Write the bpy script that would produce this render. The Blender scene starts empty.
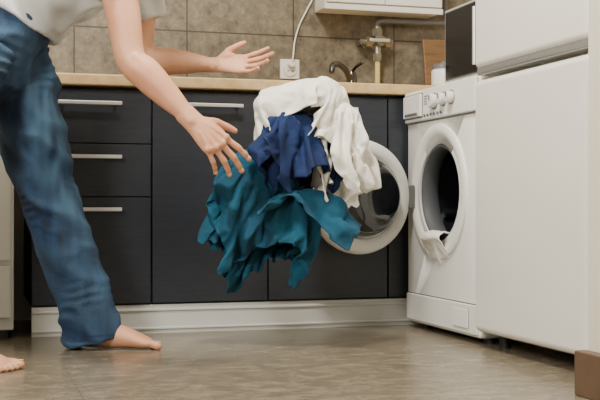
import bpy, bmesh, math, random
import numpy as np
from mathutils import Vector, Matrix, noise
random.seed(3); np.random.seed(5)
scene=bpy.context.scene
COL=scene.collection
TH=math.radians(16.7); CS,SN=math.cos(TH),math.sin(TH)
def L(u,w,z): return Vector((u*CS+w*SN,-u*SN+w*CS,z))   # yawed frame (person / laundry face along the run)
def LV(v): return L(v[0],v[1],v[2])

def lin(c):
    r=[]
    for x in c[:3]:
        x=x/255.0
        r.append(x/12.92 if x<=0.04045 else ((x+0.055)/1.055)**2.4)
    return (r[0],r[1],r[2],1)
def mat(name,col,rough=0.5,metal=0.0,var=0.0,vscale=8.0,stretch=(1,1,1),bump=0.0,bscale=60.0,col2=None,coat=0,trans=0,sss=0,sheen=0,detail=6,attr=None,acol=None):
    m=bpy.data.materials.new(name); m.use_nodes=True
    nt=m.node_tree; N=nt.nodes; K=nt.links
    b=N['Principled BSDF']
    b.inputs['Roughness'].default_value=rough
    b.inputs['Metallic'].default_value=metal
    b.inputs['Coat Weight'].default_value=coat
    b.inputs['Transmission Weight'].default_value=trans
    if sss:
        b.inputs['Subsurface Weight'].default_value=sss
        b.inputs['Subsurface Radius'].default_value=(0.02,0.008,0.004)
        b.inputs['Subsurface Scale'].default_value=0.4
    if sheen:
        b.inputs['Sheen Weight'].default_value=sheen
    tc=N.new('ShaderNodeTexCoord'); mp=N.new('ShaderNodeMapping')
    mp.inputs['Scale'].default_value=stretch
    K.new(tc.outputs['Object'],mp.inputs['Vector'])
    c=lin(col)
    nz=N.new('ShaderNodeTexNoise'); nz.inputs['Scale'].default_value=vscale; nz.inputs['Detail'].default_value=detail
    K.new(mp.outputs[0],nz.inputs['Vector'])
    rp=N.new('ShaderNodeValToRGB')
    if col2 is None:
        lo=[x*(1-var) for x in c[:3]]+[1]; hi=[min(1,x*(1+var)) for x in c[:3]]+[1]
    else: lo=c; hi=lin(col2)
    rp.color_ramp.elements[0].position=0.35; rp.color_ramp.elements[1].position=0.65
    rp.color_ramp.elements[0].color=lo; rp.color_ramp.elements[1].color=hi
    K.new(nz.outputs['Fac'],rp.inputs[0])
    if attr:
        at=N.new('ShaderNodeAttribute'); at.attribute_name=attr
        mx=N.new('ShaderNodeMixRGB'); mx.inputs[2].default_value=lin(acol)
        K.new(at.outputs['Fac'],mx.inputs[0]); K.new(rp.outputs[0],mx.inputs[1]); K.new(mx.outputs[0],b.inputs['Base Color'])
    else: K.new(rp.outputs[0],b.inputs['Base Color'])
    if bump>0:
        n2=N.new('ShaderNodeTexNoise'); n2.inputs['Scale'].default_value=bscale; n2.inputs['Detail'].default_value=4
        K.new(mp.outputs[0],n2.inputs['Vector'])
        bp=N.new('ShaderNodeBump'); bp.inputs['Strength'].default_value=bump; bp.inputs['Distance'].default_value=0.003
        K.new(n2.outputs['Fac'],bp.inputs['Height']); K.new(bp.outputs[0],b.inputs['Normal'])
    return m

def tile_mat(name,base,dark,mortar,bw,rh,ox,oy,axes='XZ',rough=0.5,nscale=5,msize=0.004,stretch=(1,1,1),light=None,bumpS=0.35,var2=0.86):
    m=bpy.data.materials.new(name); m.use_nodes=True
    nt=m.node_tree; N=nt.nodes; K=nt.links; b=N['Principled BSDF']
    tc=N.new('ShaderNodeTexCoord'); sp=N.new('ShaderNodeSeparateXYZ'); cb=N.new('ShaderNodeCombineXYZ')
    K.new(tc.outputs['Object'],sp.inputs[0])
    K.new(sp.outputs[axes[0]],cb.inputs['X']); K.new(sp.outputs[axes[1]],cb.inputs['Y'])
    mp=N.new('ShaderNodeMapping'); mp.inputs['Location'].default_value=(-ox,-oy,0); K.new(cb.outputs[0],mp.inputs[0])
    br=N.new('ShaderNodeTexBrick'); br.offset=0.0
    br.inputs['Scale'].default_value=1; br.inputs['Brick Width'].default_value=bw; br.inputs['Row Height'].default_value=rh
    br.inputs['Mortar Size'].default_value=msize; br.inputs['Mortar Smooth'].default_value=0.3; br.inputs['Bias'].default_value=0
    K.new(mp.outputs[0],br.inputs['Vector'])
    br.inputs['Color1'].default_value=(1,1,1,1); br.inputs['Color2'].default_value=(var2,var2,var2,1); br.inputs['Mortar'].default_value=(1,1,1,1)
    mp2=N.new('ShaderNodeMapping'); mp2.inputs['Scale'].default_value=stretch; K.new(tc.outputs['Object'],mp2.inputs[0])
    nz=N.new('ShaderNodeTexNoise'); nz.inputs['Scale'].default_value=nscale; nz.inputs['Detail'].default_value=12; nz.inputs['Roughness'].default_value=0.75
    nz.inputs['Distortion'].default_value=0.3
    K.new(mp2.outputs[0],nz.inputs['Vector'])
    rp=N.new('ShaderNodeValToRGB'); e=rp.color_ramp.elements
    e[0].position=0.32; e[0].color=lin(dark); e[1].position=0.68; e[1].color=lin(light or base)
    mid=e.new(0.5); mid.color=lin(base)
    K.new(nz.outputs['Fac'],rp.inputs[0])
    mx=N.new('ShaderNodeMixRGB'); mx.blend_type='MULTIPLY'; mx.inputs[0].default_value=1
    K.new(rp.outputs[0],mx.inputs[1]); K.new(br.outputs['Color'],mx.inputs[2])
    m2=N.new('ShaderNodeMixRGB'); m2.inputs[2].default_value=lin(mortar)
    K.new(br.outputs['Fac'],m2.inputs[0]); K.new(mx.outputs[0],m2.inputs[1])
    K.new(m2.outputs[0],b.inputs['Base Color']); b.inputs['Roughness'].default_value=rough
    bp=N.new('ShaderNodeBump'); bp.inputs['Strength'].default_value=bumpS; bp.inputs['Distance'].default_value=0.002; bp.invert=True
    ad=N.new('ShaderNodeMath'); ad.operation='MULTIPLY_ADD'; ad.inputs[1].default_value=-0.5
    K.new(nz.outputs['Fac'],ad.inputs[0]); K.new(br.outputs['Fac'],ad.inputs[2])
    K.new(ad.outputs[0],bp.inputs['Height']); K.new(bp.outputs[0],b.inputs['Normal'])
    return m

# ---------------- materials
M_cab=mat('cabinet_laminate',(40,43,49),0.36,0,0,14,(1,1,10),0.04,40,col2=(46,49,55))
M_carc=mat('carcass_dark',(18,19,21),0.6)
M_white=mat('appliance_white',(232,230,222),0.28,0,0.01,3)
M_white2=mat('plastic_white',(236,234,226),0.35)
M_fridge=mat('fridge_enamel',(226,222,211),0.25,0,0.01,2,bump=0.02,bscale=120)
M_grey=mat('plastic_grey',(110,110,108),0.45)
M_lgrey=mat('plastic_light_grey',(160,160,156),0.25,0.6)
M_rubber=mat('rubber_grey',(84,86,88),0.6)
M_steel=mat('brushed_steel',(225,224,220),0.42,0.85)
M_drum=mat('drum_steel',(60,62,66),0.35,0.9)
M_black=mat('black_gloss',(14,14,16),0.12)
M_dark=mat('dark_plastic',(30,30,32),0.4)
M_brass=mat('valve_metal',(160,154,140),0.35,0.9,0.2,20)
M_yel=mat('pipe_tape',(210,190,120),0.6)
M_chrome=mat('chrome_dark',(96,94,92),0.18,1.0)
M_wood=mat('board_wood',(118,88,56),0.5,0,0.25,6,(1,1,10))
M_count=mat('counter_laminate',(192,160,110),0.4,0,0,30,col2=(210,180,132))
M_plinth=mat('plinth_white',(206,205,198),0.4,0,0.03,4)
M_wallp=mat('wall_paint',(214,206,188),0.7,0,0.03,3)
M_ceil=mat('ceiling_paint',(230,226,216),0.8)
M_brown=mat('skirting_brown',(90,70,52),0.5,0,0.15,10)
M_glass=mat('door_glass',(50,54,58),0.03,0,0,3,trans=0.65,coat=0.8)
M_splash=tile_mat('backsplash_tiles',(118,108,90),(82,74,60),(66,58,47),0.45,0.3,0.842,0.253,'XZ',0.45,24,0.0035,light=(146,134,112))
M_floor=tile_mat('floor_tiles',(122,111,93),(92,84,70),(98,89,74),0.6,0.6,0.25,0.28,'XY',0.25,14,0.0015,(0.9,1.3,1),light=(148,136,115),bumpS=0.12,var2=0.94)
M_skin=mat('skin',(200,140,106),0.52,0,0,9,sss=0.15,bump=0.25,bscale=70,col2=(212,158,124))
M_nail=mat('nail',(228,176,152),0.3)
M_hair=mat('hair',(46,34,26),0.6,0,0.3,40,(1,1,6),0.5,120)
M_eye=mat('eye_white',(235,232,225),0.2); M_iris=mat('iris',(60,45,30),0.2); M_lip=mat('lip',(176,104,92),0.45)
M_denim=mat('denim',(6,26,50),0.8,0,0,26,(1,1,0.3),1.0,420,col2=(20,50,84),detail=14,attr='fade',acol=(84,120,148))
M_shirt=mat('shirt_cotton',(206,206,202),0.9,0,0.03,6,bump=0.2,bscale=300)
M_cw=mat('towel_white',(236,231,218),0.9,0,0.02,12,bump=0.6,bscale=220)
M_cn=mat('cotton_navy',(4,26,66),0.9,0,0,10,bump=0.5,bscale=260,col2=(8,36,82))
M_ct=mat('fleece_teal',(0,56,78),0.92,0,0,10,bump=0.6,bscale=220,col2=(0,72,94))

# ---------------- helpers
def finish(o,m,smooth=False,parent=None):
    if m is not None and not o.data.materials: o.data.materials.append(m)
    if smooth:
        for p in o.data.polygons: p.use_smooth=True
    if parent is not None:
        o.parent=parent; o.matrix_parent_inverse=Matrix.Translation(-parent.location)
    return o
def meshobj(name,verts,faces):
    me=bpy.data.meshes.new(name); me.from_pydata([tuple(v) for v in verts],[],faces); me.update()
    o=bpy.data.objects.new(name,me); COL.objects.link(o); return o
def empty(name,loc=(0,0,0)):
    e=bpy.data.objects.new(name,None); e.location=loc; e.empty_display_size=0.1; COL.objects.link(e); return e
def box(name,x0,x1,y0,y1,z0,z1,m,parent=None,bev=0.0,seg=2):
    bm=bmesh.new()
    vs=[bm.verts.new((x,y,z)) for x in (x0,x1) for y in (y0,y1) for z in (z0,z1)]
    for f in ((0,1,3,2),(4,6,7,5),(0,4,5,1),(2,3,7,6),(0,2,6,4),(1,5,7,3)):
        bm.faces.new([vs[i] for i in f])
    bmesh.ops.recalc_face_normals(bm,faces=bm.faces)
    if bev>0:
        bmesh.ops.bevel(bm,geom=list(bm.edges),offset=bev,segments=seg,profile=0.5,affect='EDGES')
    me=bpy.data.meshes.new(name); bm.to_mesh(me); bm.free()
    o=bpy.data.objects.new(name,me); COL.objects.link(o)
    finish(o,m,bev>0,parent)
    if bev>0:
        md=o.modifiers.new('wn','WEIGHTED_NORMAL'); md.keep_sharp=False
    return o
def lathe(name,prof,M,m,parent=None,seg=64,smooth=True):
    vs=[];fs=[]
    n=len(prof)
    for i in range(seg):
        a=2*math.pi*i/seg
        for r,z in prof: vs.append(M@Vector((r*math.cos(a),r*math.sin(a),z)))
    for i in range(seg):
        j=(i+1)%seg
        for k in range(n-1):
            fs.append((i*n+k,j*n+k,j*n+k+1,i*n+k+1))
    o=meshobj(name,vs,fs)
    bm=bmesh.new(); bm.from_mesh(o.data); bmesh.ops.remove_doubles(bm,verts=bm.verts,dist=1e-5)
    bmesh.ops.recalc_face_normals(bm,faces=bm.faces); bm.to_mesh(o.data); bm.free()
    finish(o,m,smooth,parent)
    if smooth:
        try: o.data.set_sharp_from_angle(angle=math.radians(40))
        except Exception: pass
    return o
def align(p,axis):
    q=Vector(axis).normalized().to_track_quat('Z','Y'); return Matrix.Translation(p)@q.to_matrix().to_4x4()
def cyl(name,p0,p1,r,m,parent=None,seg=24,bev=0.0,r2=None):
    p0=Vector(p0);p1=Vector(p1); h=(p1-p0).length; r2=r if r2 is None else r2
    if bev>0: prof=[(0,0),(r-bev,0),(r,bev),(r2,h-bev),(r2-bev,h),(0,h)]
    else: prof=[(0,0),(r,0),(r2,h),(0,h)]
    return lathe(name,prof,align(p0,p1-p0),m,parent,seg)
def crom(P,sub,closed=False):
    P=[Vector(p) for p in P]; out=[]; n=len(P)
    rng=n if closed else n-1
    for i in range(rng):
        if closed: a,b,c,d=P[i-1],P[i],P[(i+1)%n],P[(i+2)%n]
        else: a=P[max(i-1,0)];b=P[i];c=P[i+1];d=P[min(i+2,n-1)]
        for k in range(sub):
            t=k/sub
            out.append(0.5*((2*b)+(c-a)*t+(2*a-5*b+4*c-d)*t*t+(-a+3*b-3*c+d)*t**3))
    if not closed: out.append(P[-1].copy())
    return out
def tube_geo(pts,rad,side,nseg=20,sub=5,cap=True):
    rad=[(r,r) if not isinstance(r,tuple) else r for r in rad]
    R=[Vector((r[0],r[1],0)) for r in rad]
    P=crom(pts,sub); R=crom(R,sub)
    T=[]
    for i in range(len(P)):
        T.append((P[min(i+1,len(P)-1)]-P[max(i-1,0)]).normalized())
    side=Vector(side)
    def ring(p,t,a,b):
        A=(side-t*side.dot(t)).normalized(); B=t.cross(A)
        return [p+A*a*math.cos(x)+B*b*math.sin(x) for x in [2*math.pi*k/nseg for k in range(nseg)]]
    seq=[]
    if cap:
        for ang in (80,60,35):
            c=math.cos(math.radians(ang)); s=math.sin(math.radians(ang))
            m_=min(R[0][0],R[0][1]); seq.append((P[0]-T[0]*m_*s,T[0],R[0][0]*c,R[0][1]*c))
    for p,t,r in zip(P,T,R): seq.append((p,t,r[0],r[1]))
    if cap:
        for ang in (35,60,80):
            c=math.cos(math.radians(ang)); s=math.sin(math.radians(ang))
            m_=min(R[-1][0],R[-1][1]); seq.append((P[-1]+T[-1]*m_*s,T[-1],R[-1][0]*c,R[-1][1]*c))
    V=[];F=[]
    for s in seq: V+=ring(*s)
    n=len(seq)
    for i in range(n-1):
        for k in range(nseg):
            k2=(k+1)%nseg
            F.append((i*nseg+k,i*nseg+k2,(i+1)*nseg+k2,(i+1)*nseg+k))
    F.append(tuple(range(nseg))[::-1]); F.append(tuple((n-1)*nseg+k for k in range(nseg)))
    return V,F
def ell_geo(c,ax,r,nu=20,nv=14):
    V=[];F=[]
    for i in range(nv+1):
        ph=math.pi*(i+0.0)/nv
        ph=min(max(ph,0.02),math.pi-0.02)
        for k in range(nu):
            a=2*math.pi*k/nu
            V.append(c+ax[0]*r[0]*math.sin(ph)*math.cos(a)+ax[1]*r[1]*math.sin(ph)*math.sin(a)+ax[2]*r[2]*math.cos(ph))
    for i in range(nv):
        for k in range(nu):
            k2=(k+1)%nu; F.append((i*nu+k,(i+1)*nu+k,(i+1)*nu+k2,i*nu+k2))
    F.append(tuple(range(nu))); F.append(tuple(nv*nu+k for k in range(nu))[::-1])
    return V,F
def union(name,geos,voxel,m,parent=None,smooth_it=4,fn=None,post=None):
    V=[];F=[]
    for v,f in geos:
        o=len(V); V+=v; F+=[tuple(i+o for i in q) for q in f]
    o=meshobj(name+'_src',V,F)
    bm=bmesh.new(); bm.from_mesh(o.data); bmesh.ops.recalc_face_normals(bm,faces=bm.faces); bm.to_mesh(o.data); bm.free()
    md=o.modifiers.new('r','REMESH'); md.mode='VOXEL'; md.voxel_size=voxel
    if smooth_it:
        s=o.modifiers.new('s','SMOOTH'); s.factor=0.5; s.iterations=smooth_it
    dg=bpy.context.evaluated_depsgraph_get(); dg.update()
    me=bpy.data.meshes.new_from_object(o.evaluated_get(dg)); me.name=name
    bpy.data.objects.remove(o)
    ob=bpy.data.objects.new(name,me); COL.objects.link(ob)
    if fn:
        nr=[v.normal.copy() for v in me.vertices]
        for v,n in zip(me.vertices,nr): v.co=v.co+fn(v.co,n)
    if post: post(me)
    me.materials.clear()
    finish(ob,m,True,parent)
    return ob

# ---- cloth drape (Blender cloth solver, frozen to a mesh; temporary colliders are deleted) ----
def inside(P,A):
    B=np.roll(A,-1,0); ins=np.zeros(len(P),bool)
    for a,b in zip(A,B):
        c=((a[1]>P[:,1])!=(b[1]>P[:,1]))
        with np.errstate(divide='ignore',invalid='ignore'): xi=(b[0]-a[0])*(P[:,1]-a[1])/(b[1]-a[1])+a[0]
        ins^=(c&(P[:,0]<xi))
    return ins
def sheet(outline,h):
    A=np.array(outline,float); mn=A.min(0)-h; mx=A.max(0)+h
    cx=int((mx[0]-mn[0])/h)+2; cy=int((mx[1]-mn[1])/h)+2
    px,py=np.meshgrid(mn[0]+np.arange(cx)*h,mn[1]+np.arange(cy)*h,indexing='ij')
    PT=np.stack([px.ravel(),py.ravel()],1); F=[]
    for i in range(cx-1):
        for j in range(cy-1):
            F.append((i*cy+j,(i+1)*cy+j,(i+1)*cy+j+1,i*cy+j+1))
    F=np.array(F); c=PT[F].mean(1); F=F[inside(c,A)]
    used=np.unique(F); mp=-np.ones(len(PT),int); mp[used]=np.arange(len(used)); return PT[used],mp[F]
def collider(c,r):
    bm=bmesh.new(); bmesh.ops.create_uvsphere(bm,u_segments=24,v_segments=16,radius=1)
    for v in bm.verts:
        n=1+0.25*noise.noise(v.co*2.1+Vector(c)*9)
        v.co=Vector((v.co.x*r[0]*n,v.co.y*r[1]*n,v.co.z*r[2]*n))+Vector(c)
    me=bpy.data.meshes.new('tmp'); bm.to_mesh(me); bm.free(); o=bpy.data.objects.new('tmp',me); COL.objects.link(o)
    o.modifiers.new('c','COLLISION'); o.collision.thickness_outer=0.004; o.collision.cloth_friction=30; return o
def drape(name,outline,M,m,cols,g,frames,W,parent,h=0.009,amp=0.03,seed=0,bend=0.08,grow=0.18,thick=0.0035):
    P,F=sheet(outline,h); off=Vector((seed*3.1,seed*1.7,0))
    V=[M@Vector((x,y,amp*noise.noise(Vector((x*16,y*16,0))+off)*2)) for x,y in P.tolist()]
    o=meshobj(name+'_sim',V,[tuple(map(int,f)) for f in F])
    cc=[collider(*c) for c in cols]
    cl=o.modifiers.new('cloth','CLOTH'); s=cl.settings
    s.quality=6; s.mass=0.25; s.tension_stiffness=18; s.compression_stiffness=18; s.shear_stiffness=4; s.bending_stiffness=bend; s.air_damping=2.0; s.shrink_min=-grow
    cl.collision_settings.use_self_collision=True; cl.collision_settings.self_distance_min=0.004; cl.collision_settings.distance_min=0.004; cl.collision_settings.collision_quality=2
    cl.point_cache.frame_start=1; cl.point_cache.frame_end=frames+2
    scene.gravity=g
    for f in range(1,frames+1): scene.frame_set(f)
    dg=bpy.context.evaluated_depsgraph_get(); me=bpy.data.meshes.new_from_object(o.evaluated_get(dg)); me.name=name
    bpy.data.objects.remove(o)
    for c in cc: bpy.data.objects.remove(c)
    me.transform(W)
    ob=bpy.data.objects.new(name,me); COL.objects.link(ob)
    me.materials.clear(); finish(ob,m,True,parent)
    ss=ob.modifiers.new('ss','SUBSURF'); ss.levels=1; ss.render_levels=2
    so=ob.modifiers.new('t','SOLIDIFY'); so.thickness=thick
    scene.frame_set(1); scene.gravity=(0,0,-9.81)
    return ob
def rot(a,ax): return Matrix.Rotation(math.radians(a),4,ax)
TR=Matrix.Translation
def rect(a,b,j=0.0): return [(-a,-b),(0,-b*(1-j)),(a,-b),(a*(1+j),0),(a,b),(0,b*(1+j)),(-a,b),(-a*(1-j),0)]
def up(c,d): return Vector((c[0],c[1],c[2]+d))

def scat(E,C,n):
    out=np.empty((n,3))
    for k in range(3):
        out[:,k]=np.bincount(E[:,0],C[:,k],n)-np.bincount(E[:,1],C[:,k],n)
    return out
def relax(X,E,rest,iters,kb,S=None,proj=None,mom=0.8,om=1.5):
    n=len(X); deg=np.maximum(np.bincount(E.ravel(),minlength=n),1)[:,None]
    S=E if S is None else S
    sd=np.maximum(np.bincount(S.ravel(),minlength=n),1)[:,None]
    prev=X.copy()
    for it in range(iters):
        Y=X+mom*(X-prev); prev=X
        for sub in range(2):
            d=Y[E[:,1]]-Y[E[:,0]]; l=np.linalg.norm(d,axis=1)+1e-9
            Y=Y+om*scat(E,d*(0.5*(l-rest)/l)[:,None],n)/deg*1.0
        if kb>0:
            lap=scat(S,(Y[S[:,1]]-Y[S[:,0]]),n)/sd
            l2=scat(S,(lap[S[:,1]]-lap[S[:,0]]),n)/sd
            Y=Y-kb*l2
        if proj is not None: Y=proj(Y)
        X=Y
    return X
def crease(growf,kb,iters,pull,maxd,seed=0,amp0=0.01,fs=9,fade=False,st=(1,1,1)):
    def post(me):
        n=len(me.vertices); co=np.empty(n*3); me.vertices.foreach_get('co',co); X0=co.reshape(-1,3).copy()
        nr=np.array([v.normal[:] for v in me.vertices])
        E=np.array([e.vertices[:] for e in me.edges]); D=[]
        for p in me.polygons:
            v=p.vertices
            if len(v)==4: D.append((v[0],v[2])); D.append((v[1],v[3]))
        EE=np.concatenate([E,np.array(D)])
        e=X0[EE[:,1]]-X0[EE[:,0]]; c=(X0[EE[:,1]]+X0[EE[:,0]])/2
        g=growf(c)
        pm=np.array([noise.noise(Vector(p)*6+Vector((seed*2,4,0))) for p in c.tolist()]); pm=np.clip(pm*1.6+0.5,0,1)[:,None]
        g=1+(g-1)*pm*1.5
        rest=np.linalg.norm(e*g,axis=1)
        def nf(p):
            w=noise.noise_vector(Vector(p)*6); q=Vector((p[0]*st[0]+w[0]*0.06,p[1]*st[1]+w[1]*0.06,p[2]*st[2]+w[2]*0.06+0.9*p[0]))
            a=noise.noise(q*fs+Vector((seed,0,0)))
            return (0.35-abs(a))*1.6
        nz=np.array([nf(p) for p in X0.tolist()]); X=X0+nr*(nz*amp0)[:,None]
        X1=X.copy()
        def proj(Y):
            d=Y-X0; dn=(d*nr).sum(1,keepdims=True); cl=np.clip(dn,-maxd*0.6,maxd)
            return Y+nr*(cl-dn)*0.7-pull*(Y-X1)
        X=relax(X,EE,rest,iters,kb,E,proj,0.75,1.4)
        me.vertices.foreach_set('co',X.reshape(-1)); me.update()
        if fade:
            ua=np.array(L(1,0,0)); wa=np.array(L(0,-1,0)); z=X0[:,2]
            fr=np.clip(nr@(ua*0.75+wa*0.65),0,1)**3
            nn=np.array([noise.noise(Vector((p[0]*40,p[1]*40,p[2]*10))) for p in X0.tolist()])
            dn=((X-X0)*nr).sum(1)
            f=fr*(0.10+0.6*np.exp(-((z-0.72)/0.16)**2)+0.5*np.exp(-((z-0.46)/0.1)**2)+0.15*np.exp(-((z-0.2)/0.1)**2))*(0.8+1.0*nn)+np.clip(dn/0.008,0,1)*0.18
            f=np.where((z<0.030),0.35,f); f=np.where((z>0.042)&(z<0.048),-0.3,f)
            at=me.attributes.new('fade','FLOAT','POINT'); at.data.foreach_set('value',np.clip(f,0,0.85).astype(np.float32))
    return post

# ================= LAUNDRY (simulated first, while the scene is empty) =================
k=0.00315
def C(a,b,y=0): return ((a-285)*k,y,(185-b)*k)      # pattern grid (3.15 mm units) -> metres about the pile centre
WL=Matrix.Translation(L(-0.047,3.455,0.509))@Matrix(((CS,SN,0,0),(-SN,CS,0,0),(0,0,1,0),(0,0,0,1)))
lau=empty('laundry_pile',tuple(L(-0.047,3.455,0.509)))
c=C(268,188,0.01)
drape('teal_sweater',rect(.235,.26,.1),TR(up(c,0.07))@rot(18,'Y')@rot(-12,'X')@rot(42,'Z'),M_ct,[(c,(0.10,0.05,0.05)),(C(246,178,0.0),(0.05,0.045,0.075)),(C(290,222,0.0),(0.085,0.05,0.06))],(-2.6,-0.4,-7),23,WL,lau,seed=1)
c=C(306,200,-0.05)
drape('teal_sleeve',rect(.135,.10,.1),TR(up(c,0.03))@rot(16,'Y')@rot(-20,'X')@rot(-10,'Z'),M_ct,[(C(296,203,-0.05),(0.075,0.034,0.028)),(C(324,209,-0.045),(0.062,0.028,0.024))],(0.3,-0.2,-6.5),15,WL,lau,seed=4,grow=0.25)
c=C(292,130,-0.035)
drape('navy_shirt',rect(.17,.19,.1),TR(up(c,0.06))@rot(8,'Y')@rot(-16,'X')@rot(44,'Z'),M_cn,[(c,(0.085,0.05,0.05)),(C(298,160,-0.02),(0.085,0.05,0.055))],(0.6,-0.4,-8),24,WL,lau,seed=2,grow=0.22)
c=C(340,122,-0.03)
drape('white_towel_right',rect(.17,.21,.12),TR(up(c,0.06))@rot(20,'Y')@rot(-14,'X')@rot(36,'Z'),M_cw,[(c,(0.05,0.045,0.05)),(C(344,155,-0.02),(0.05,0.04,0.055))],(0.4,-0.3,-8),27,WL,lau,seed=3,grow=0.22)
c=C(302,101,-0.015)
drape('white_towel_top',rect(.215,.135,.14),TR(up(c,0.055))@rot(-2,'Y')@rot(-10,'X')@rot(-8,'Z'),M_cw,[(c,(0.125,0.055,0.045)),(C(276,108,-0.02),(0.06,0.055,0.045)),(C(324,98,-0.03),(0.05,0.05,0.05))],(-0.8,-0.2,-8),20,WL,lau,seed=6,grow=0.28)

# ================= ROOM =================
YW=4.41; XR=2.2; XL=-1.3; YF=-0.8; ZC=2.6
box('floor',XL,XR,YF,YW,-0.05,0,M_floor)
box('wall_back',XL,XR,YW,YW+0.1,0,ZC,M_wallp)
box('wall_right',XR,XR+0.1,YF,YW+0.1,0,ZC,M_wallp)
box('wall_left',XL-0.1,XL,YF,YW+0.1,0,ZC,M_wallp)
box('ceiling',XL-0.1,XR+0.1,YF,YW+0.1,ZC,ZC+0.08,M_ceil)
box('backsplash',XL,XR,YW-0.008,YW,0.88,1.6,M_splash).name='backsplash'  # tiled backsplash panel over the back wall
box('wall_partition',1.39,XR,1.2,2.28,0,ZC,M_wallp,bev=0.004)
box('baseboard_right',1.355,1.39,1.2,2.285,0,0.105,M_brown,bev=0.004)

# ================= CABINETS =================
YD=3.81
def handle(par,x0,x1,z,n):
    box('handle_%d'%n,x0,x1,YD-0.036,YD-0.024,z-0.0065,z+0.0065,M_steel,par,0.002)
    for i,x in enumerate((x0+0.02,x1-0.02)):
        cyl('handle_post_%d_%d'%(n,i),(x,YD-0.026,z),(x,YD+0.001,z),0.005,M_steel,par,12)
def door(par,x0,x1,z0,z1,n):
    box('door_front_%d'%n,x0+0.0015,x1-0.0015,YD,YD+0.019,z0,z1,M_cab,par,0.0015)
c1=empty('drawer_cabinet',(0.4,4.1,0.1))
box('carcass',0.2,0.602,YD+0.02,YW-0.02,0.102,0.853,M_carc,c1)
for i,(a,b) in enumerate(((0.66,0.842),(0.477,0.656),(0.107,0.473))):
    door(c1,0.2,0.603,a,b,i)
for i,z in enumerate((0.795,0.612,0.432)): handle(c1,0.282,0.498,z,i)
c2=empty('base_cabinet',(0.8,4.1,0.1))
box('carcass',0.604,1.022,YD+0.02,YW-0.02,0.102,0.853,M_carc,c2); door(c2,0.607,1.022,0.107,0.842,0); handle(c2,0.715,0.925,0.797,0)
c3=empty('base_cabinet.001',(1.25,4.1,0.1))
box('carcass',1.024,1.482,YD+0.02,YW-0.02,0.102,0.853,M_carc,c3); door(c3,1.025,1.482,0.107,0.842,0); handle(c3,1.145,1.355,0.797,0)
c4=empty('filler_cabinet',(1.8,4.1,0.1))
box('carcass',1.485,2.18,YD+0.02,YW-0.02,0.102,0.853,M_carc,c4); door(c4,1.485,1.90,0.107,0.842,0)
pl=empty('cabinet_plinth',(0.85,3.83,0))
box('board',0.2,2.18,YD+0.01,YD+0.026,0.0,0.1,M_plinth,pl,0.001)
for i,z in enumerate((0.018,0.082)):
    box('rib_%d'%i,0.2,2.18,YD+0.004,YD+0.012,z-0.004,z+0.004,M_plinth,pl,0.002)
box('countertop',0.185,2.19,3.79,YW-0.012,0.855,0.895,M_count,bev=0.006)

# ================= STOVE (left) =================
st=empty('gas_stove',(-0.15,4.05,0))
box('body',-0.45,0.14,3.78,4.36,0.03,0.85,M_white,st,0.006)
box('oven_door',-0.44,0.13,3.755,3.78,0.26,0.70,M_white,st,0.008)
box('oven_window',-0.34,0.03,3.75,3.757,0.34,0.6,M_black,st,0.003)
box('lower_drawer',-0.44,0.13,3.76,3.78,0.07,0.245,M_white,st,0.008)
cyl('oven_handle',(-0.38,3.72,0.66),(0.07,3.72,0.66),0.009,M_steel,st)
for i,x in enumerate((-0.36,0.05)): cyl('oven_handle_post_%d'%i,(x,3.72,0.66),(x,3.757,0.66),0.006,M_steel,st)
for i in range(5): cyl('knob_%d'%i,(-0.38+i*0.11,3.782,0.78),(-0.38+i*0.11,3.75,0.78),0.02,M_dark,st,bev=0.003)
for i,(x,y) in enumerate(((-0.3,3.93),(-0.01,3.93),(-0.3,4.2),(-0.01,4.2))):
    cyl('burner_%d'%i,(x,y,0.85),(x,y,0.868),0.045,M_dark,st,bev=0.004)
    for a in range(2):
        box('grate_%d_%d'%(i,a),x-(0.1 if a else 0.005),x+(0.1 if a else 0.005),y-(0.005 if a else 0.1),y+(0.005 if a else 0.1),0.872,0.882,M_dark,st)
for i,(x,y) in enumerate(((-0.42,3.81),(0.11,3.81),(-0.42,4.33),(0.11,4.33))): cyl('foot_%d'%i,(x,y,0),(x,y,0.04),0.015,M_dark,st)

# ================= WASHING MACHINE =================
WX=1.55; WT=0.862; WY0,WY1=3.185,3.785; PC=Vector((WX,3.50,0.492))
wm=empty('washing_machine',(1.85,3.485,0))
# towel hanging over the lower lip of the porthole
WS=Matrix.Translation((WX-0.006,3.485,0.334))@Matrix.Rotation(math.pi,4,'Z')
drape('hanging_towel',[(-0.10,-0.07),(0.04,-0.085),(0.20,-0.075),(0.24,-0.02),(0.20,0.06),(0.03,0.07),(-0.10,0.06)],TR((0,0,0.03))@rot(10,'Z')@rot(12,'Y'),M_cw,[((0.0,0.0,0.0),(0.026,0.20,0.014))],(0.5,0,-8),25,WS,wm,h=0.008,amp=0.015,seed=8,grow=0.08,thick=0.003)
body=box('body',WX,2.14,WY0,WY1,0.02,WT,M_white,None,0.012,3)
cut=cyl('cut',(WX-0.1,PC.y,PC.z),(WX+0.40,PC.y,PC.z),0.168,M_dark,None,64)
md=body.modifiers.new('b','BOOLEAN'); md.object=cut; md.operation='DIFFERENCE'; md.solver='EXACT'
bpy.context.view_layer.update()
dg=bpy.context.evaluated_depsgraph_get()
nm=bpy.data.meshes.new_from_object(body.evaluated_get(dg)); body.modifiers.clear(); body.data=nm
bpy.data.objects.remove(cut)
try: nm.set_sharp_from_angle(angle=math.radians(35))
except Exception: pass
finish(body,M_white,False,wm)
MX=align(Vector((WX,PC.y,PC.z)),(-1,0,0))
lathe('porthole_bezel',[(0.235,-0.002),(0.233,0.008),(0.222,0.012),(0.205,0.010),(0.19,0.002),(0.18,-0.012),(0.172,-0.03),(0.166,-0.03)],MX,M_white2,wm)
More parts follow.
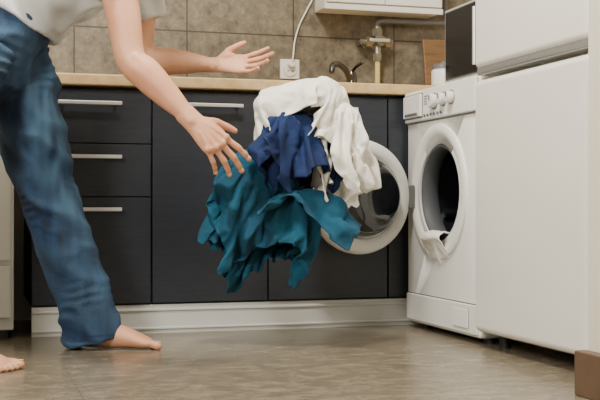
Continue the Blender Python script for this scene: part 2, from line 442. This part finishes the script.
lathe('door_gasket',[(0.17,-0.02),(0.166,-0.006),(0.158,-0.004),(0.150,-0.012),(0.147,-0.035),(0.153,-0.06),(0.168,-0.075)],MX,M_rubber,wm)
lathe('drum',[(0.167,-0.07),(0.167,-0.36),(0.12,-0.372),(0.04,-0.36),(0.0,-0.36)],MX,M_drum,wm)
for i in range(3):
    a=math.radians(90+120*i)
    r=0.15; c=Vector((WX+0.08,PC.y+r*math.cos(a),PC.z+r*math.sin(a)))
    cyl('drum_fin_%d'%i,c,c+Vector((0.25,0,0)),0.016,M_drum,wm)
ZP=0.012
box('control_panel',WX-0.012,WX+0.006,WY0+0.004,WY1-0.004,0.735+ZP,0.846+ZP,M_white2,wm,0.005)
box('panel_gap',WX-0.002,WX+0.004,WY0+0.004,WY1-0.004,0.729+ZP,0.735+ZP,M_grey,wm)
box('detergent_drawer_gap',WX-0.0135,WX-0.011,3.61,3.776,0.746+ZP,0.834+ZP,M_grey,wm)
box('detergent_drawer',WX-0.022,WX-0.010,3.614,3.772,0.75+ZP,0.83+ZP,M_white,wm,0.004)
box('drawer_grip',WX-0.026,WX-0.020,3.635,3.75,0.756+ZP,0.766+ZP,M_lgrey,wm,0.002)
for i,(y,r) in enumerate(((3.505,0.024),(3.43,0.020),(3.365,0.020))):
    cyl('dial_%d'%i,(WX-0.010,y,0.795+ZP),(WX-0.034,y,0.795+ZP),r,M_white,wm,32,0.004)
    cyl('dial_ring_%d'%i,(WX-0.010,y,0.795+ZP),(WX-0.0145,y,0.795+ZP),r+0.005,M_lgrey,wm,32)
    box('dial_mark_%d'%i,WX-0.0355,WX-0.033,y-0.002,y+0.002,0.797+ZP,0.813+ZP,M_dark,wm)
for i in range(6):
    box('button_%d'%i,WX-0.016,WX-0.011,3.59-i*0.028-0.009,3.59-i*0.028+0.009,0.747+ZP,0.757+ZP,M_lgrey,wm,0.002)
for i in range(4): box('label_line_%d'%i,WX-0.0135,WX-0.0115,3.56,3.60,0.79+i*0.009+ZP,0.793+i*0.009+ZP,M_grey,wm)
box('kick_panel',WX-0.006,WX+0.006,WY0+0.006,WY1-0.006,0.03,0.125,M_white,wm,0.004)
box('kick_gap',WX-0.001,WX+0.003,WY0+0.006,WY1-0.006,0.125,0.129,M_grey,wm)
box('filter_cap',WX-0.010,WX-0.004,3.25,3.37,0.045,0.11,M_white2,wm,0.004)
for i,(x,y) in enumerate(((1.61,3.23),(1.61,3.74),(2.09,3.23),(2.09,3.74))): cyl('foot_%d'%i,(x,y,0),(x,y,0.025),0.02,M_dark,wm)
al=math.radians(12)
dirv=Vector((-math.cos(al),-math.sin(al),0)); hinge=Vector((WX-0.022,3.712,0.476))
DC=hinge+dirv*0.208; nrm=Vector((math.sin(al),-math.cos(al),0))
MD=align(DC,nrm)
lathe('door_ring',[(0.142,0.010),(0.150,0.022),(0.165,0.027),(0.188,0.024),(0.200,0.014),(0.204,0.0),(0.203,-0.018),(0.195,-0.032),(0.175,-0.040),(0.150,-0.040),(0.142,-0.030),(0.142,0.010)],MD,M_white2,wm,96)
lathe('door_inner_rim',[(0.152,0.020),(0.148,0.031),(0.139,0.036),(0.131,0.032),(0.128,0.012),(0.142,0.004)],MD,M_lgrey,wm,96)
lathe('door_glass',[(0.132,0.012),(0.130,0.045),(0.122,0.072),(0.105,0.088),(0.06,0.094),(0.0,0.095)],MD,M_glass,wm,96)
lathe('door_window_outer',[(0.145,-0.030),(0.10,-0.036),(0.0,-0.040)],MD,M_black,wm,64)
hb=box('hinge',WX-0.038,WX-0.008,3.69,3.745,0.435,0.52,M_grey,wm,0.005)
lt=DC+dirv*0.176+nrm*0.024
cyl('latch',lt,lt+nrm*0.018,0.010,M_grey,wm,16)

# ================= FRIDGE =================
fr=empty('refrigerator',(1.85,2.82,0))
FY0,FY1=2.495,3.165
box('cabinet_body',1.585,2.17,FY0+0.005,FY1-0.005,0.05,1.74,M_fridge,fr,0.008)
box('lower_door',1.52,1.58,FY0,FY1,0.048,0.838,M_fridge,fr,0.022,5)
box('upper_door',1.52,1.58,FY0,FY1,0.872,1.75,M_fridge,fr,0.022,5)
box('grip_rail',1.528,1.58,FY0+0.006,FY1-0.006,0.852,0.885,M_lgrey,fr,0.008)
box('door_gasket_lower',1.578,1.588,FY0+0.01,FY1-0.01,0.06,0.83,M_grey,fr)
box('door_gasket_upper',1.578,1.588,FY0+0.01,FY1-0.01,0.885,1.74,M_grey,fr)
for i,(x,y) in enumerate(((1.60,FY0+0.06),(1.60,FY1-0.06),(2.1,FY0+0.06),(2.1,FY1-0.06))): cyl('foot_%d'%i,(x,y,0),(x,y,0.055),0.018,M_dark,fr)

# ================= MICROWAVE =================
mw=empty('microwave_oven',(1.8,3.43,0.862))
box('case',1.625,1.97,3.235,3.605,0.877,1.14,M_white,mw,0.012,3)
box('door_panel',1.612,1.628,3.245,3.588,0.885,1.131,M_black,mw,0.008)
box('door_frame',1.618,1.632,3.237,3.602,0.879,1.138,M_steel,mw,0.006)
cyl('door_handle',(1.59,3.30,0.91),(1.59,3.30,1.10),0.008,M_steel,mw)
for i,z in enumerate((0.93,1.08)): cyl('handle_post_%d'%i,(1.59,3.30,z),(1.614,3.30,z),0.005,M_steel,mw)
for i,(x,y) in enumerate(((1.66,3.27),(1.66,3.57),(1.94,3.27),(1.94,3.57))): cyl('foot_%d'%i,(x,y,0.8625),(x,y,0.88),0.012,M_dark,mw)

cb=box('cutting_board',-0.10,0.10,-0.009,0.009,0,0.27,M_wood,None,0.006,3)
cb.location=(1.96,4.33,0.896); cb.rotation_euler=(math.radians(-10),0,0)
cn=empty('storage_canister',(1.86,4.15,0.895))
lathe('jar',[(0,0),(0.045,0),(0.05,0.006),(0.05,0.1),(0.044,0.11),(0.0,0.11)],Matrix.Translation((1.86,4.15,0.8955)),M_white2,cn,32)
lathe('lid',[(0,0.108),(0.047,0.108),(0.047,0.125),(0.04,0.13),(0.012,0.131),(0.012,0.142),(0,0.144)],Matrix.Translation((1.86,4.15,0.8955)),M_grey,cn,32)

# ================= WALL THINGS =================
wc=empty('wall_cabinet',(1.67,4.3,1.25))
box('case',1.385,1.90,4.26,YW-0.009,1.255,1.75,M_white2,wc,0.004)
box('bottom_rail',1.38,1.905,4.252,4.262,1.248,1.272,M_white,wc,0.003)
box('cabinet_door_left',1.388,1.641,4.245,4.26,1.276,1.745,M_white,wc,0.003)
box('cabinet_door_right',1.644,1.897,4.245,4.26,1.276,1.745,M_white,wc,0.003)

YS=YW-0.008
so=empty('wall_socket',(1.275,YS,1.02))
box('plate',1.232,1.316,YS-0.012,YS,0.972,1.055,M_white2,so,0.005)
cyl('face',(1.274,YS-0.011,1.012),(1.274,YS-0.018,1.012),0.03,M_white,so,32,0.002)
for i,dx in enumerate((-0.01,0.01)): cyl('hole_%d'%i,(1.274+dx,YS-0.0175,1.005),(1.274+dx,YS-0.0188,1.005),0.003,M_dark,so,12)
cyl('plug',(1.274,YS-0.016,1.03),(1.274,YS-0.045,1.034),0.014,M_white2,so,20,0.003)
def pipe(name,pts,r,m,parent=None,sub=8,nseg=12):
    v,f=tube_geo([Vector(p) for p in pts],[r]*len(pts),(0.13,1,0.21),nseg,sub)
    o=meshobj(name,v,f); return finish(o,m,True,parent)
pipe('cord',[(1.274,YS-0.045,1.035),(1.277,YS-0.05,1.07),(1.292,YS-0.02,1.13),(1.315,YS-0.012,1.2),(1.35,YS-0.012,1.27),(1.372,YS-0.012,1.32),(1.375,YS-0.012,1.42)],0.0035,M_white2,so)

vv=empty('water_valve',(1.66,4.36,1.1)); vx,vy=1.645,4.345
cyl('riser',(vx,vy,0.896),(vx,vy,1.06),0.011,M_yel,vv)
cyl('collar_low',(vx,vy,0.896),(vx,vy,0.915),0.02,M_brass,vv)
cyl('nut_1',(vx,vy,1.055),(vx,vy,1.085),0.020,M_brass,vv,6)
cyl('neck',(vx,vy,1.08),(vx,vy,1.20),0.015,M_brass,vv)
cyl('cross',(vx-0.075,vy,1.135),(vx+0.065,vy,1.135),0.015,M_brass,vv)
cyl('nut_l',(vx-0.055,vy,1.135),(vx-0.03,vy,1.135),0.023,M_brass,vv,6)
cyl('nut_r',(vx+0.03,vy,1.135),(vx+0.055,vy,1.135),0.023,M_brass,vv,6)
cyl('boss',(vx,vy,1.135),(vx,vy-0.05,1.135),0.022,M_brass,vv,24,0.003)
cyl('nut_top',(vx,vy,1.16),(vx,vy,1.19),0.024,M_brass,vv,6)
box('lever',vx-0.055,vx+0.035,vy-0.058,vy-0.048,1.128,1.142,M_steel,vv,0.003)
cyl('wall_tail',(vx-0.07,vy,1.135),(vx-0.07,YS,1.135),0.011,M_brass,vv)
pipe('feed_pipe',[(vx,vy,1.19),(vx+0.0,vy,1.212),(vx+0.01,vy,1.22),(vx+0.05,vy,1.226),(1.9,vy,1.228),(1.95,vy,1.235),(1.955,vy,1.3),(1.955,vy,1.5)],0.011,M_grey,vv)

tp=empty('kitchen_faucet',(1.46,4.2,0.895))
lathe('base',[(0,0),(0.028,0),(0.026,0.01),(0.022,0.015),(0.021,0.075),(0.017,0.088),(0,0.09)],Matrix.Translation((1.475,4.19,0.8955)),M_chrome,tp,32)
pipe('spout',[(1.47,4.185,0.945),(1.44,4.16,0.985),(1.40,4.13,1.005),(1.37,4.11,1.0),(1.36,4.10,0.975)],0.012,M_chrome,tp)
pipe('lever',[(1.475,4.19,0.975),(1.48,4.16,1.0),(1.49,4.10,1.012)],0.007,M_chrome,tp)

# ================= PERSON =================
pe=empty('person',tuple(L(-0.9,3.2,0)))
def G(pts,rad,side,**k): return tube_geo([LV(p) for p in pts],rad,L(*side),**k)
nails=[]
def hand(wrist,f,n,t,curl,spread,thumb_out=0.9,scale=1.0):
    f=Vector(f).normalized(); n=Vector(n); n=(n-f*n.dot(f)).normalized(); t0=Vector(t); t=(t0-f*t0.dot(f)-n*t0.dot(n)).normalized()
    W=Vector(wrist); g=[]; S=scale
    def P(a,b,c): return W+(f*a+t*b+n*c)*S
    g.append(G([P(-0.03,0,0),P(0.01,0,0),P(0.04,0.002,0),P(0.07,0.002,0.001),P(0.092,0.0,0.003)],[(0.029*S,0.021*S),(0.030*S,0.019*S),(0.038*S,0.017*S),(0.042*S,0.014*S),(0.040*S,0.011*S)],tuple(t),nseg=24,sub=4))
    g.append(G([P(0.015,0.018,0.006),P(0.035,0.026,0.010),P(0.055,0.03,0.008)],[0.015*S,0.017*S,0.012*S],tuple(t),nseg=14,sub=3))
    base=[(0.090,0.031),(0.095,0.0105),(0.090,-0.0105),(0.080,-0.030)]
    ln=[(0.042,0.026,0.021),(0.047,0.029,0.022),(0.043,0.027,0.021),(0.034,0.021,0.019)]
    rr=[0.0092,0.0095,0.009,0.008]
    for i in range(4):
        a=spread*(1.5-i)*0.5; d=(f*math.cos(a)+t*math.sin(a)).normalized()
        p=P(base[i][0]-0.015,base[i][1]*0.92,0.001); q=P(base[i][0],base[i][1],0.0)
        g.append(ell_geo(LV(P(base[i][0],base[i][1],-0.005)),(L(1,0,0),L(0,1,0),L(0,0,1)),(0.0108*S,)*3,12,8))
        g.append(G([P(0.03,base[i][1]*0.5,-0.0145),P(0.06,base[i][1]*0.75,-0.0125),P(base[i][0],base[i][1],-0.009)],[0.0035*S,0.004*S,0.005*S],tuple(t),nseg=8,sub=2))
        pts=[p,q]; rad=[rr[i]*S*1.05,rr[i]*S*1.05]; c=0
        cr=curl[i]
        for k in range(3):
            c+=cr[k]; dd=d*math.cos(c)+n*math.sin(c)
            m_=pts[-1]+dd*ln[i][k]*S*0.5; e=pts[-1]+dd*ln[i][k]*S
            pts+= [m_,e]; rad+=[rr[i]*S*(0.90-0.07*k),rr[i]*S*(1.04-0.09*k)]
        g.append(G(pts,rad,tuple(t),nseg=12,sub=2))
        back=(d*math.sin(c)-n*math.cos(c))
        nails.append(ell_geo(LV(pts[-2]+dd*0.006*S+back*rr[i]*0.62*S),(LV(dd),LV(t),LV(back)),(0.0075*S,0.0058*S,0.0022*S),12,8))
    td=(f*0.62+t*thumb_out+n*0.25).normalized(); te=(f*0.9+t*thumb_out*0.6+n*0.2).normalized()
    p0=P(0.018,0.02,0.006); p1=p0+td*0.042*S; p2=p1+te*0.032*S; p3=p2+(te+f*0.15).normalized()*0.024*S
    g.append(G([p0,(p0+p1)/2,p1,(p1+p2)/2,p2,p3],[0.0155*S,0.0135*S,0.0115*S,0.0105*S,0.0105*S,0.0082*S],tuple(n),nseg=12,sub=3))
    return g
def foot(ank,fd,med):
    f=Vector(fd).normalized(); m=Vector(med); m=(m-f*m.dot(f)).normalized(); up_=Vector((0,0,1)); A=Vector((ank[0],ank[1],0)); g=[]
    def P(a,b,c): return A+f*a+m*b+up_*c
    g.append(G([P(-0.045,0,0.034),P(-0.02,0,0.036),P(0.03,0.0,0.042),P(0.08,0.002,0.036),P(0.125,0.004,0.026),P(0.158,0.002,0.018)],[(0.026,0.030),(0.033,0.034),(0.034,0.041),(0.038,0.034),(0.043,0.024),(0.042,0.016)],tuple(m),nseg=24,sub=4))
    g.append(G([P(-0.005,0,0.16),P(0,0,0.10),P(0.01,0,0.06)],[0.042,0.038,0.036],tuple(m),nseg=20,sub=4))
    for b in (0.03,-0.03):
        g.append(ell_geo(LV(P(0.0,b,0.078)),(L(1,0,0),L(0,1,0),L(0,0,1)),(0.014,0.014,0.014)))
    tr=[(0.031,0.0135,0.052),(0.011,0.0095,0.050),(-0.006,0.009,0.043),(-0.021,0.0085,0.034),(-0.035,0.008,0.024)]
    for b,r,l in tr:
        g.append(G([P(0.14,b*0.92,0.017),P(0.14+l*0.5,b,0.020),P(0.14+l,b*1.04,r*0.95)],[r*0.95,r*0.85,r*1.05],tuple(m),nseg=12,sub=3))
        nails.append(ell_geo(LV(P(0.14+l+r*0.3,b*1.04,r*1.85)),(LV(f),LV(m),L(0,0,1)),(r*0.55,r*0.6,0.002),12,8))
    return g
g=[]
shN=(-0.525,3.055,1.165); elN=(-0.462,3.0,0.845); wrN=(-0.290,2.975,0.672)
shF=(-0.50,3.405,1.165); elF=(-0.503,3.46,0.905); wrF=(-0.268,3.50,0.893)
def mid(a,b,t,off=(0,0,0)): return tuple(a[i]*(1-t)+b[i]*t+off[i] for i in range(3))
def arm(s,e,w):
    return G([s,mid(s,e,0.3),mid(s,e,0.65),e,mid(e,w,0.25,(0,0,0.0)),mid(e,w,0.6),mid(e,w,0.88),w],
      [0.058,0.054,0.047,0.041,0.045,0.036,(0.029,0.023),(0.029,0.020)],(0.3,1,0.3),nseg=24,sub=5)
g.append(arm(shN,elN,wrN)); g.append(arm(shF,elF,wrF))
for e,w in ((elN,wrN),(elF,wrF)):
    d=(Vector(w)-Vector(e)).normalized()
    g.append(ell_geo(LV(Vector(e)-d*0.028+Vector((-0.006,0,-0.012))),(L(1,0,0),L(0,1,0),L(0,0,1)),(0.022,0.02,0.022)))
    g.append(ell_geo(LV(Vector(w)-d*0.012+Vector((0,-0.018,-0.010))),(L(1,0,0),L(0,1,0),L(0,0,1)),(0.011,0.010,0.011)))
    g.append(G([Vector(e)+d*0.02+Vector((0.0,-0.022,0.012)),Vector(e)+d*0.09+Vector((0,-0.020,0.010)),Vector(e)+d*0.17+Vector((0,-0.012,0.004))],[0.020,0.022,0.012],(0.3,1,0.3),nseg=14,sub=4))
near_curl=[(0.15,0.25,0.2),(0.3,0.3,0.2),(0.35,0.35,0.25),(0.4,0.4,0.25)]
far_curl=[(0.05,0.15,0.1),(0.15,0.2,0.15),(0.2,0.3,0.2),(0.25,0.35,0.2)]
g+=hand(wrN,(0.72,0.03,-0.70),(-0.25,0.85,-0.30),(0.7,0.15,0.7),near_curl,0.26,0.8,1.04)
g+=hand(wrF,(0.99,0.02,0.02),(0.0,-0.75,0.55),(0,0.3,0.9),far_curl,0.42,0.7,0.96)
sp=[(-0.90,3.23,0.93),(-0.80,3.23,1.05),(-0.66,3.23,1.15),(-0.55,3.23,1.21),(-0.49,3.23,1.245)]
g.append(G(sp,[(0.15,0.10),(0.135,0.095),(0.16,0.105),(0.17,0.09),(0.09,0.07)],(0,1,0),nseg=32,sub=5))
HC=Vector((-0.355,3.23,1.40)); hf=Vector((0.93,0,-0.36)).normalized(); hu=Vector((0.36,0,0.93)).normalized(); hs=Vector((0,1,0))
g.append(G([(-0.52,3.23,1.22),(-0.45,3.23,1.29),(-0.39,3.23,1.35)],[0.07,0.058,0.058],(0,1,0),nseg=20))
ax=(LV(hf),LV(hs),LV(hu))
def H(a,b,c): return HC+hf*a+hs*b+hu*c
g.append(ell_geo(LV(H(-0.005,0,0.03)),ax,(0.098,0.076,0.092),28,20))
g.append(ell_geo(LV(H(0.025,0,-0.045)),ax,(0.068,0.058,0.068),24,16))
g.append(ell_geo(LV(H(0.068,0,-0.092)),ax,(0.022,0.026,0.018)))
g.append(G([H(0.086,0,0.02),H(0.105,0,-0.01),H(0.112,0,-0.025)],[0.008,0.012,0.014],(0,1,0),nseg=12))
for s in (-1,1):
    g.append(ell_geo(LV(H(0.085,s*0.03,0.032)),ax,(0.014,0.026,0.008)))
    g.append(ell_geo(LV(H(-0.002,s*0.079,-0.008)),ax,(0.018,0.007,0.032)))
    g.append(ell_geo(LV(H(0.100,s*0.012,-0.024)),ax,(0.009,0.008,0.007)))
g+=foot((-0.628,3.43,0),(0.985,-0.06,0),(0,-1,0))
g+=foot((-0.955,2.975,0),(0.99,-0.1,0),(0,1,0))
hipF=(-0.865,3.31,0.90); knF=(-0.785,3.40,0.49); anF=(-0.638,3.43,0.10)
hipN=(-0.92,3.13,0.90); knN=(-1.035,3.03,0.50); anN=(-0.962,2.975,0.10)
for h,k_,a in ((hipF,knF,anF),(hipN,knN,anN)):
    g.append(G([h,mid(h,k_,0.5),k_,mid(k_,a,0.3),mid(k_,a,0.7),a],[0.08,0.07,0.052,0.055,0.042,0.037],(0,1,0),nseg=20))
body=union('body',g,0.0036,M_skin,pe,2)
union('nails',nails,0.0012,M_nail,pe,1)
lips=[]
for s,dz in ((1,-0.052),(1,-0.061)):
    lips.append(ell_geo(LV(H(0.088,0,dz)),ax,(0.010,0.022,0.0055)))
union('lips',lips,0.002,M_lip,pe,2)
for i,s in enumerate((-1,1)):
    e=LV(H(0.080,s*0.03,0.016)); v,f=ell_geo(e,ax,(0.012,0.013,0.009)); finish(meshobj('eye_%d'%i,v,f),M_eye,True,pe)
    e=LV(H(0.088,s*0.03,0.016)); v,f=ell_geo(e,ax,(0.005,0.006,0.006)); finish(meshobj('iris_%d'%i,v,f),M_iris,True,pe)
    v,f=ell_geo(LV(H(0.094,s*0.03,0.040)),ax,(0.006,0.022,0.004)); finish(meshobj('eyebrow_%d'%i,v,f),M_hair,True,pe)
hair=[ell_geo(LV(H(-0.022,0,0.052)),ax,(0.098,0.084,0.086),28,20),ell_geo(LV(H(-0.05,0,0.0)),ax,(0.062,0.078,0.075),24,16),
      ell_geo(LV(H(0.055,0.01,0.095)),ax,(0.045,0.06,0.028))]
union('hair',hair,0.004,M_hair,pe,2,lambda c,n:n*0.006*noise.noise(c*60))

# jeans
j=[]
j.append(G([(-0.905,3.225,0.86),(-0.89,3.225,0.94),(-0.845,3.225,0.995),(-0.82,3.225,1.02)],[(0.16,0.115),(0.18,0.13),(0.165,0.122),(0.15,0.115)],(0,1,0),nseg=32))
def leg(h,k,a,hem):
    return G([h,mid(h,k,0.35),mid(h,k,0.7),k,mid(k,a,0.3),mid(k,a,0.65),a,hem],[(0.105,0.115),(0.098,0.108),(0.085,0.095),(0.076,0.086),(0.073,0.083),(0.071,0.080),(0.073,0.082),(0.080,0.090)],(0,1,0),nseg=32,sub=5,cap=False)
j.append(leg(hipF,knF,(-0.668,3.43,0.14),(-0.645,3.432,0.020)))
j.append(leg(hipN,knN,(-0.985,2.98,0.14),(-0.978,2.976,0.020)))
def gj(c):
    z=c[:,2]; k=1.07+0.12*np.exp(-((z-0.47)/0.09)**2)+0.16*np.exp(-((z-0.13)/0.09)**2)+0.12*np.exp(-((z-0.86)/0.1)**2)
    return np.stack([np.full(len(z),1.05),np.full(len(z),1.05),k],1)
union('jeans',j,0.0055,M_denim,pe,2,None,crease(gj,0.33,90,0.03,0.016,4,amp0=0.022,fs=6.5,fade=True,st=(0.9,0.9,1.6)))
# shirt
s=[]
s.append(G([(-0.835,3.23,1.005),(-0.79,3.23,1.055),(-0.66,3.23,1.15),(-0.56,3.23,1.21),(-0.50,3.23,1.245),(-0.475,3.23,1.265)],[(0.175,0.135),(0.165,0.132),(0.185,0.135),(0.195,0.115),(0.12,0.085),(0.078,0.07)],(0,1,0),nseg=40,sub=5,cap=False))
s.append(G([(-0.55,3.11,1.19),shN,mid(shN,elN,0.2),mid(shN,elN,0.43)],[0.075,0.078,0.073,0.072],(0,1,0),nseg=24,cap=False))
s.append(G([(-0.53,3.35,1.19),shF,mid(shF,elF,0.2),mid(shF,elF,0.5)],[0.075,0.078,0.073,0.072],(0,1,0),nseg=24,cap=False))
def gs(c):
    return np.full((len(c),3),1.06)
union('t_shirt',s,0.006,M_shirt,pe,3,None,crease(gs,0.35,90,0.02,0.018,6,amp0=0.03,fs=8))

# ================= LIGHT =================
def area(name,loc,target,size,power,col):
    l=bpy.data.lights.new(name,'AREA'); l.shape='RECTANGLE'; l.size=size[0]; l.size_y=size[1]; l.energy=power; l.color=col
    o=bpy.data.objects.new(name,l); COL.objects.link(o); o.location=loc
    o.rotation_euler=(Vector(target)-Vector(loc)).to_track_quat('-Z','Y').to_euler(); return o
area('ceiling_lamp',(0.6,2.5,2.52),(0.9,2.9,0),(0.4,0.4),74,(1,0.965,0.90))
area('key_light',(-1.15,0.9,1.75),(1.0,3.5,0.5),(0.7,0.8),102,(1,0.985,0.94))  # added soft key from upper left, set sideways to shade folds; no window here
w=bpy.data.worlds.new('world'); scene.world=w; w.use_nodes=True
w.node_tree.nodes['Background'].inputs[0].default_value=(0.95,0.97,1,1); w.node_tree.nodes['Background'].inputs[1].default_value=0.2

# ================= CAMERA =================
cam=bpy.data.cameras.new('camera'); cam.sensor_width=36; cam.lens=66.0
co=bpy.data.objects.new('camera',cam); COL.objects.link(co)
co.location=(0,0,0.44); co.rotation_euler=(math.radians(90+0.365),0,-TH)
scene.camera=co
